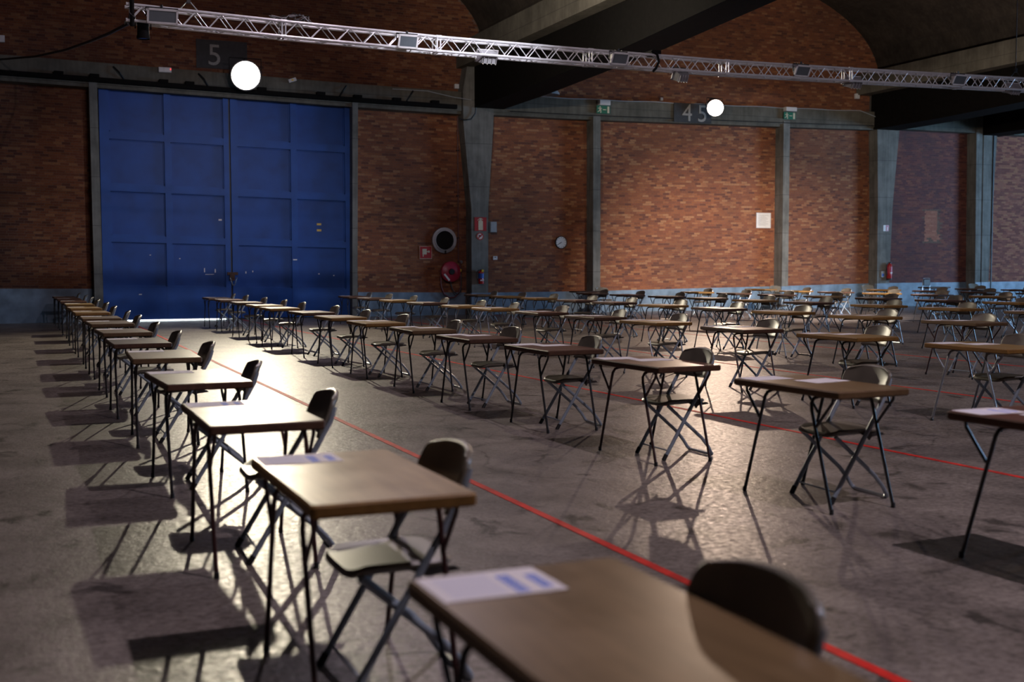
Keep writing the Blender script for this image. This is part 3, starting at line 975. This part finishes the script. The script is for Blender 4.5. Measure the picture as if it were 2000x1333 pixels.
floodlight(6.4, -.02, -.22, 25, 'grey floodlight on the truss above the right part of the gate')
floodlight(8.0, -.10, .1, -150, 'pale floodlight slung under the truss near the tapering column', .4)
floodlight(10.56, -.01, -.22, 30, 'grey floodlight on the truss in front of the black rib')
floodlight(12.05, -.16, .1, -150, 'floodlight slung under the truss above the pink lamp', .3)
floodlight(14.72, .0, -.22, 30, 'grey floodlight with pale blue glass on the truss right of the pink lamp')
floodlight(16.21, -.10, .1, -150, 'floodlight slung under the truss near the right tapering column', .36)
floodlight(18.81, .0, -.22, 30, 'grey floodlight with pale blue glass on the truss at far right')
floodlight(20.6, -.06, .1, -150, 'floodlight slung under the right end of the truss', .36)
# black spotlight at the left end
s = empty('stage_spotlight', (2.0, YT, TZ(2.0) - .2)); tag(s, 'black stage spotlight hanging from the left end of the truss', 'spotlight')
MB().lathe([(0, .12), (.07, .12), (.09, .08), (.095, -.12), (.105, -.14), (.105, -.18), (.09, -.18)], 'z', 20, (0, 0, 0), False).build('body', M['black_paint'], s, True)
MB().lathe([(.088, -.165), (.088, -.17)], 'z', 20).build('lens', M['lamp_glass'], s)
MB().tube([(-.12, 0, -.02), (-.12, 0, .10), (.12, 0, .10), (.12, 0, -.02)], .012, 6).build('yoke', M['black_paint'], s)
# slings, straps, cables
def hang(x, y, r, mat, label, name, z1=8.0, knot=True):
    s = empty(name, (x, y, TZ(x))); tag(s, label, 'sling')
    MB().tube([(0, 0, .3), (0, 0, z1 - TZ(x))], r, 6).build('line', mat, s)
    MB().tube([(-.18, 0, .12), (0, 0, .32), (.18, 0, .12)], r * 1.3, 6).build('bridle', mat, s)
    MB().box(-.03, .03, -.03, .03, .27, .36).build('shackle', M['dark_metal'], s)
    return s
hang(2.72, YT, .009, M['steel'], 'steel sling holding the left end of the truss', 'truss_sling', 7.4)
hang(20.62, YT, .010, M['dark_metal'], 'steel sling holding the right end of the truss', 'truss_sling', 8.0)
s = empty('black_strap', (1.82, YT, TZ(1.8))); tag(s, 'black strap and cable bundle at the left end of the truss', 'strap')
MB().tube([(0, -.15, -.22), (0, -.16, .1), (.01, -.1, .6), (.01, -.1, 1.4)], .035, 8).build('strap', M['black_paint'], s, True)
MB().tube([(-.04, -.15, -.1), (-.04, -.17, -.02), (.05, -.17, -.1)], .02, 8).build('knot', M['dark_metal'], s)
s = empty('truss_strap', (11.39, YT, TZ(11.39))); tag(s, 'black strap wrapped around the truss before the lit bay', 'strap')
MB().tube([(-.12, -.16, .2), (0, -.17, .14), (.04, -.17, 0), (-.02, -.17, -.12), (-.08, -.15, -.19)], .025, 8).build('strap', M['black_paint'], s, True)
MB().box(-.1, .1, -.15, .15, .15, .22).build('buckle', M['black_paint'], s)
s = empty('cable_bundle', (4.35, YT, TZ(4.35) + .14)); tag(s, 'untidy bundle of thin cables on top of the truss', 'cables')
for k in range(7):
    pts = [(-.3 + .12 * k * random.random(), random.uniform(-.1, .1), 0)]
    for j in range(5): pts.append((-.25 + .15 * j + random.uniform(-.06, .06), random.uniform(-.12, .12), random.uniform(.02, .15)))
    pts.append((.45 * random.random() + .1, 0, -.01))
    MB().tube(pts, .008, 5).build('cable', M['hose_black'] if k % 2 else M['grey_housing'], s, True)
cable('power_cable', [(1.77, 19.9, 5.38), (1.64, 22, 5.6), (1.49, 24.5, 5.9), (1.17, 28, 6.3), (.6, 31.5, 6.69), (-.23, 33.9, 6.95), (-1, 33.92, 6.9), (-3, 33.95, 6.9)], .028, M['hose_black'], 'thick black cable swooping from the truss to the left wall')

# the two lit lamps on brackets above the wall beam
def work_lamp(loc, rad, mat, label, energy, col, tgt, cone):
    s = empty('wall_lamp', loc)
    tag(s, label, 'lamp')
    d = (Vector(tgt) - Vector(loc)).normalized()
    q = d.to_track_quat('-Y', 'Z').to_euler()
    hd = MB().lathe([(0, .30), (rad * .35, .30), (rad * .5, .22), (rad, .02), (rad * 1.05, 0), (rad * 1.05, -.02), (rad * .97, -.02), (rad * .95, .015)], 'y', 32, cap=False).build('reflector', M['grey_housing'], s, True)
    hd.rotation_euler = q
    MB().lathe([(0, -.018), (rad * .5, -.014), (rad * .96, .0), (rad * .96, .012), (0, .012)], 'y', 32, cap=False).build('lens', mat, hd, True)
    MB().tube([(-rad * 1.1, .05, 0), (-rad * 1.1, .05, rad * 1.2), (rad * 1.1, .05, rad * 1.2), (rad * 1.1, .05, 0)], .014, 6).build('yoke', M['dark_metal'], s)
    MB().tube([(0, .05, rad * 1.2), (0, .3, rad * 1.2), (0, YB - loc[1], rad * .6), (0, YW - loc[1], rad * .6)], .022, 8).build('wall_arm', M['dark_metal'], s)
    lp = Vector(loc) + d * .12
    light(label.split()[0] + '_beam', 'SPOT', lp, energy, col, lp + d, spot_size=R(cone), spot_blend=1.0, shadow_soft_size=.09)
    return s
work_lamp((6.06, 33.4, 6.84), .40, M['lamp_warm'], 'dazzling warm white lamp on the wall above the blue gate', 5000, (1.0, .88, .66), (2.5, 5, 0), 110)
work_lamp((21.39, 33.4, 6.71), .27, M['lamp_pink'], 'smaller bright pinkish lamp on the wall above the lit bay', 2000, (1.0, .74, .55), (7, 7, 0), 110)

# pendant lamp half hidden behind the rib
s = empty('pendant_lamp', (14.75, 32.2, 6.65)); tag(s, 'grey bell pendant lamp half hidden behind the roof rib', 'lamp')
MB().lathe([(.03, .3), (.08, .27), (.2, .2), (.36, .02), (.37, -.04), (.35, -.04), (.33, .02), (.18, .17), (0, .2)], 'z', 28, cap=False).build('shade', M['grey_plastic'], s, True)
MB().tube([(0, 0, .28), (0, 0, 1.0)], .02, 8).build('stem', M['dark_metal'], s)

# ------------------------------------------------------------------ exam desks
DW, DL, DH, DT = .275, .51, .74, .045
def desk_meshes(wood, edge, leg):
    out = []
    t = MB()
    top = MB().box(-DW, DW, -DL, DL, DH - DT, DH, .016).mesh('tabletop', M[wood])
    top.materials.append(M[edge])
    for p in top.polygons:
        if abs(p.normal.z) < .9 and p.center.z < DH - .003: p.material_index = 1
        if p.normal.z < -.9: p.material_index = 1
    zt = DH - DT
    fx, fy, ty = DW - .035, DL - .09, DL - .29
    r = .0105
    legs = []
    for sx in (-1, 1):
        for sy in (-1, 1):
            m = MB()
            pts = [(sx * fx, sy * fy, 0.008)]
            pts += [(sx * fx, sy * (ty + .012), zt - .09), (sx * (fx - .004), sy * (ty + .003), zt - .05), (sx * (fx - .022), sy * ty, zt - .022), (sx * (fx - .06), sy * ty, zt - .0115)]
            m.tube(pts, r, 8)
            lg = m.mesh('leg', M[leg], True)
            bt = .27
            P = Vector((sx * fx, sy * (fy + (ty - fy) * .73), zt * .73))
            br = MB().tube([P, (sx * fx * .985, sy * (DL - .10), zt - .03), (sx * fx * .98, sy * (DL - .095), zt - .001)], r * .85, 8).mesh('brace', M[leg], True)
            ft = MB().lathe([(.0125, 0), (.0135, .004), (.0125, .03), (.0105, .032)], 'z', 8, (sx * fx, sy * fy, 0)).mesh('foot_cap', M['rubber'])
            legs.append((lg, br, ft))
    bars = [MB().tube([(-(fx - .06), sy * ty, zt - .0115), (fx - .06, sy * ty, zt - .0115)], r, 8).mesh('cross_bar', M[leg], True) for sy in (-1, 1)]
    return top, legs, bars
KIND = {'o': ('wood_oak', 'edge_oak', 'pale oak'), 'g': ('wood_gray', 'edge_mid', 'olive brown'), 'r': ('wood_red', 'edge_dark', 'reddish brown'), 'w': ('wood_walnut', 'edge_dark', 'dark walnut')}
cache = {}
def make_desk(x, y, rz, k, leg, label):
    key = (k, leg)
    if key not in cache: cache[key] = desk_meshes(KIND[k][0], KIND[k][1], leg)
    top, legs, bars = cache[key]
    s = empty('exam_desk', (x, y, 0), rz)
    tag(s, label, 'desk', 'exam desks in rows')
    link('tabletop', top, s)
    for lg, br, ft in legs:
        l_ = link('leg', lg, s)
        link('foot_cap', ft, l_)
        link('brace', br, s)
    for b_ in bars: link('cross_bar', b_, s)
    return s

# ------------------------------------------------------------------ folding chair (faces -x)
def chair_meshes(plastic):
    hw = .205
    res = {}
    # side tubes from the back down to the front feet
    fl_ = []
    for sy in (-1, 1):
        fl_.append(MB().tube([(-.215, sy * hw, .01), (-.02, sy * hw, .33), (.12, sy * hw, .56), (.20, sy * (hw - .003), .70), (.222, sy * (hw - .008), .77)], .0145, 8).mesh('front_leg', M['chair_metal'], True))
    res['front'] = fl_
    rear = []
    for sy in (-1, 1):
        hr = hw - .026
        rear.append(MB().tube([(-.17, sy * hr, .415), (.02, sy * hr, .25), (.13, sy * hr, .155), (.19, sy * hr, .085), (.225, sy * (hr - .003), .03), (.233, sy * (hr - .012), .017), (.236, sy * (hr - .03), .0125)], .0135, 8).mesh('rear_leg', M['chair_metal'], True))
    res['rear'] = rear
    res['bar'] = MB().tube([(.236, -(hw - .056), .0125), (.236, hw - .056, .0125)], .0115, 8).mesh('floor_bar', M['steel'], True)
    res['rod'] = MB().tube([(-.178, -hw, .075), (-.178, hw, .075)], .006, 6).mesh('cross_rod', M['chair_metal'], True)
    res['feet'] = [MB().tube([(-.222, sy * hw, .0), (-.196, sy * hw, .045)], .0165, 8).mesh('foot_cap', M['rubber']) for sy in (-1, 1)]
    # seat: rounded slab with a turned down front
    n = 36
    ol = []
    for i in range(n):
        a = 2 * math.pi * i / n
        c_, s_ = math.cos(a), math.sin(a)
        e = .32
        ol.append((-.02 + .195 * math.copysign(abs(c_) ** e, c_), .195 * math.copysign(abs(s_) ** e, s_)))
    m = MB().slab(ol, .425, .455, .010)
    m.v = [(x, y, z - (max(0, -.15 - x) * .35) + .004 * (y / .195) ** 2) for x, y, z in m.v]
    res['seat'] = m.mesh('seat', M[plastic], True)
    res['hinge'] = [MB().poly([(.0, .43), (.17, .43), (.19, .415), (.09, .405), (.075, .385), (.06, .405)], sy * .188 - .006, sy * .188 + .006).mesh('seat_bracket', M['chair_dark']) for sy in (-1, 1)]
    # curved backrest
    nu, nv = 26, 14
    def surf(u, v_, off):
        v_ = math.sin(v_ * math.pi / 2) if v_ > 0 else 0
        wd = .222 * (1 - .20 * (1 - math.sqrt(max(0, 1 - max(0, (v_ - .72) / .28) ** 2))) - .05 * (1 - v_) ** 3)
        zt_ = .62 + .21 * v_ - .020 * abs(u) ** 2.2 * v_
        return (.165 + .085 * v_ - .045 * u * u + off * (1 - .25 * abs(u) ** 6), u * wd, zt_)
    v, f = [], []
    for off in (0, .030):
        for j in range(nv):
            for i in range(nu):
                vv = j / (nv - 1)
                p_ = surf(-1 + 2 * i / (nu - 1), vv, off)
                v.append(p_)
    Q = nu * nv
    for j in range(nv - 1):
        for i in range(nu - 1):
            a = j * nu + i
            f.append((a, a + nu, a + nu + 1, a + 1))
            f.append((Q + a, Q + a + 1, Q + a + nu + 1, Q + a + nu))
    # rounded rim
    loop = [i for i in range(nu)] + [j * nu + nu - 1 for j in range(1, nv)] + [(nv - 1) * nu + i for i in range(nu - 2, -1, -1)] + [j * nu for j in range(nv - 2, 0, -1)]
    base = len(v)
    cx, cz = 0, .73
    for q in loop:
        a, b = Vector(v[q]), Vector(v[Q + q])
        mid = (a + b) / 2
        o_ = Vector((0, mid.y, mid.z - cz))
        if o_.length > 0: o_.normalize()
        v.append(tuple(mid + o_ * .011))
    for i in range(len(loop)):
        j = (i + 1) % len(loop)
        f.append((loop[i], loop[j], base + j, base + i))
        f.append((Q + loop[j], Q + loop[i], base + i, base + j))
    me = MB().add(v, f).mesh('backrest', M[plastic], False)
    for p in me.polygons: p.use_smooth = True
    res['back'] = me
    res['posts'] = [MB().tube([(.155, sy * (hw + .002), .62), (.222, sy * (hw - .004), .80)], .018, 8).mesh('back_post', M['chair_dark'], True) for sy in (-1, 1)]
    return res
CH = chair_meshes('chair_plastic')
def make_chair(x, y, rz, label, group='folding chairs at the desks'):
    s = empty('folding_chair', (x, y, 0), rz)
    tag(s, label, 'chair', group)
    link('seat', CH['seat'], s)
    link('backrest', CH['back'], s)
    for i in (0, 1):
        l_ = link('front_leg', CH['front'][i], s)
        link('foot_cap', CH['feet'][i], l_)
        link('rear_leg', CH['rear'][i], s)
        link('seat_bracket', CH['hinge'][i], s)
    link('floor_bar', CH['bar'], s)
    link('cross_rod', CH['rod'], s)
    return s

# ------------------------------------------------------------------ exam papers
def paper_mesh(mat):
    m = MB()
    nx = 8
    v, f = [], []
    a, b = .1485, .105
    for z in (0, .0012):
        for i in range(nx + 1):
            for y in (-b, b): v.append((-a + 2 * a * i / nx, y, z))
    o = 2 * (nx + 1)
    for i in range(nx):
        q = 2 * i
        f += [(q, q + 1, q + 3, q + 2), (o + q, o + q + 2, o + q + 3, o + q + 1), (q, q + 2, o + q + 2, o + q), (q + 1, o + q + 1, o + q + 3, q + 3)]
    f += [(0, o, o + 1, 1), (2 * nx, 2 * nx + 1, o + 2 * nx + 1, o + 2 * nx)]
    return m.add(v, f).mesh('exam_paper', M[mat])
P0, P1 = paper_mesh('paper'), paper_mesh('paper_blue')
def make_paper(x, y, rz, label, blue=False, z=DH):
    o = link('exam_paper', P1 if blue else P0, None, (x, y, z + .0005), (0, 0, rz))
    tag(o, label, 'paper', 'exam sheets on the desks')

ORD = ['nearest', 'second', 'third', 'fourth', 'fifth', 'sixth', 'seventh', 'eighth', 'ninth', 'tenth', 'eleventh', 'twelfth', 'thirteenth', 'fourteenth', 'fifteenth', 'sixteenth']
ROWN = ['leftmost row', 'second row from left', 'third row from left', 'fourth row from left', 'fifth row from left', 'sixth row from left', 'seventh row from left', 'eighth row from left', 'ninth row from left']
# (row x, [(y, wood, leg)...] from the camera to the wall)
ROWS = [
    ([1.10, 1.09, 1.08, 1.11, 1.14, 1.12, 1.15, 1.16, 1.16, 1.16, 1.17, 1.20, 1.18, 1.18, 1.16], [2.09, 4.03, 6.02, 8.13, 10.39, 12.42, 14.54, 16.89, 18.70, 21.14, 23.5, 26.02, 28.21, 30.6, 33.0], 'gorwgwgggooorrw', 'bnnbbbbbbbbbbbb'),
    ([4.62, 4.64, 4.55, 4.55, 4.5, 4.52, 4.5, 4.5, 4.56, 4.5, 4.57, 4.6, 4.62, 4.62], [4.1, 6.04, 7.95, 9.82, 11.65, 13.5, 15.45, 17.35, 19.48, 21.8, 23.6, 25.7, 28.1, 30.0], 'rgrrrgooroorrw', 'bbnbbbbbbbbbbb'),
    ([8.28, 8.2, 8.06, 8.0, 8.0, 8.0, 8.0, 8.0, 8.0, 8.02, 8.05, 8.1], [8.3, 10.2, 11.98, 13.95, 15.75, 17.7, 19.75, 21.4, 23.6, 25.75, 27.8, 29.8], 'oorowroorowr', 'sbnsbbssbbbb'),
    ([11.65] * 10, [12.09, 14.07, 16.1, 18.02, 20.0, 22.03, 23.85, 25.92, 27.88, 29.85], 'gooworroog', 'nbsbbbbbbb'),
    ([15.2] * 9, [14.11, 16.09, 17.97, 20.13, 22.05, 24.02, 25.92, 28.01, 30.1], 'goorogrrr', 'bbsbbbbbb'),
    ([18.7] * 7, [18.11, 20.11, 22.12, 24.12, 26.12, 28.16, 30.1], 'orrowwo', 'bbbsbbb'),
    ([22.2] * 5, [22.1, 24.17, 26.12, 28.12, 30.02], 'orowo', 'bsbbb'),
    ([25.7] * 4, [23.98, 26.04, 28.04, 30.15], 'rrro', 'bbbb'),
    ([29.2] * 2, [27.95, 29.95], 'ww', 'bb'),
]
LEG = {'b': 'leg_black', 'n': 'leg_brown', 's': 'leg_grey'}
for ri, (xs_, ys_, ks, ls) in enumerate(ROWS):
    for di, (x, y) in enumerate(zip(xs_, ys_)):
        rz = random.gauss(0, .018)
        if ri == 0 and di < 3: rz = 0
        if ri == 1 and di == 0: rz = 0.03
        if ri == 1 and di == 1: rz = 0.05
        if ri == 1 and di == 2: rz = 0.04
        place = '%s desk' % ORD[di]
        make_desk(x, y, rz, ks[di], LEG[ls[di]], '%s folding exam desk, %s from the camera in the %s' % (KIND[ks[di]][2], ORD[di], ROWN[ri]))
        cx, cy, cr = x + (.15 if ri == 0 else .19) + random.uniform(-.02, .03), y + random.uniform(-.05, .03), random.gauss(0, .04)
        if (ri, di) == (0, 0): cx, cy, cr = x + .10, y - .06, 0.0
        if (ri, di) == (0, 1): cx, cy, cr = x + .13, y - .03, 0.0
        make_chair(cx, cy, cr, 'folding chair behind the %s in the %s' % (place, ROWN[ri]))
        def P(dx, dy):
            return x + dx * math.cos(rz) - dy * math.sin(rz), y + dx * math.sin(rz) + dy * math.cos(rz)
        blue = ri == 0 and di < 3
        px, py = P(-.11, .385)
        if ri == 0:
            make_paper(px, py, rz + random.gauss(0, .01), 'exam sheet on the %s of the %s' % (place, ROWN[ri]), blue)
        elif y < 26:
            make_paper(px + .0, py - .0, rz + random.gauss(0, .05), 'left exam sheet of the two on the %s, %s' % (place, ROWN[ri]), (ri == 1 and di == 0))
            px, py = P(.09 + random.uniform(-.03, .02), .12 + random.uniform(-.04, .05))
            make_paper(px, py, rz + random.gauss(0.08, .08), 'middle exam sheet of the two on the %s, %s' % (place, ROWN[ri]))
        else:
            make_paper(px, py, rz, 'exam sheet on the %s of the %s' % (place, ROWN[ri]))
# spare desks and chairs against the wall
make_desk(16.35, 32.7, 1.57, 'w', 'leg_black', 'dark walnut spare desk standing against the wall below the slim post')
make_desk(22.9, 32.9, 0.1, 'o', 'leg_black', 'pale oak spare desk against the wall below the white notice post')
make_desk(30.4, 33.0, 1.57, 'w', 'leg_black', 'dark walnut spare desk at the wall near the double column')
make_chair(17.25, 33.3, 1.57, 'spare folding chair against the wall below the slim post by the clock', 'spare chairs along the wall')
make_chair(23.9, 33.3, 1.57, 'spare folding chair against the wall below the notice', 'spare chairs along the wall')
make_chair(27.7, 33.2, 1.4, 'spare folding chair against the wall beside the tall extinguisher', 'spare chairs along the wall')
make_chair(32.6, 33.2, 1.5, 'spare folding chair against the wall before the double column', 'spare chairs along the wall')
# a taller visitor chair with a dark back on a bright bent frame
v = empty('visitor_chair', (29.8, 32.5, 0), 0.25)
tag(v, 'tall visitor chair with a black back on a bright bent frame by the wall', 'chair')
MB().box(-.20, .20, .16, .20, .80, 1.02, .03).build('backrest', M['hose_black'], v)
MB().box(-.21, .21, -.22, .18, .44, .49, .03).build('seat', M['hose_black'], v)
for sx in (-1, 1):
    MB().tube([(sx * .22, -.22, .012), (sx * .22, .20, .012), (sx * .22, .22, .04), (sx * .22, -.2, .44), (sx * .22, .14, .46), (sx * .22, .2, .6), (sx * .215, .19, 1.0), (sx * .19, .19, 1.05), (0, .19, 1.055)], .013, 8).build('side_frame', M['steel'], v, True)
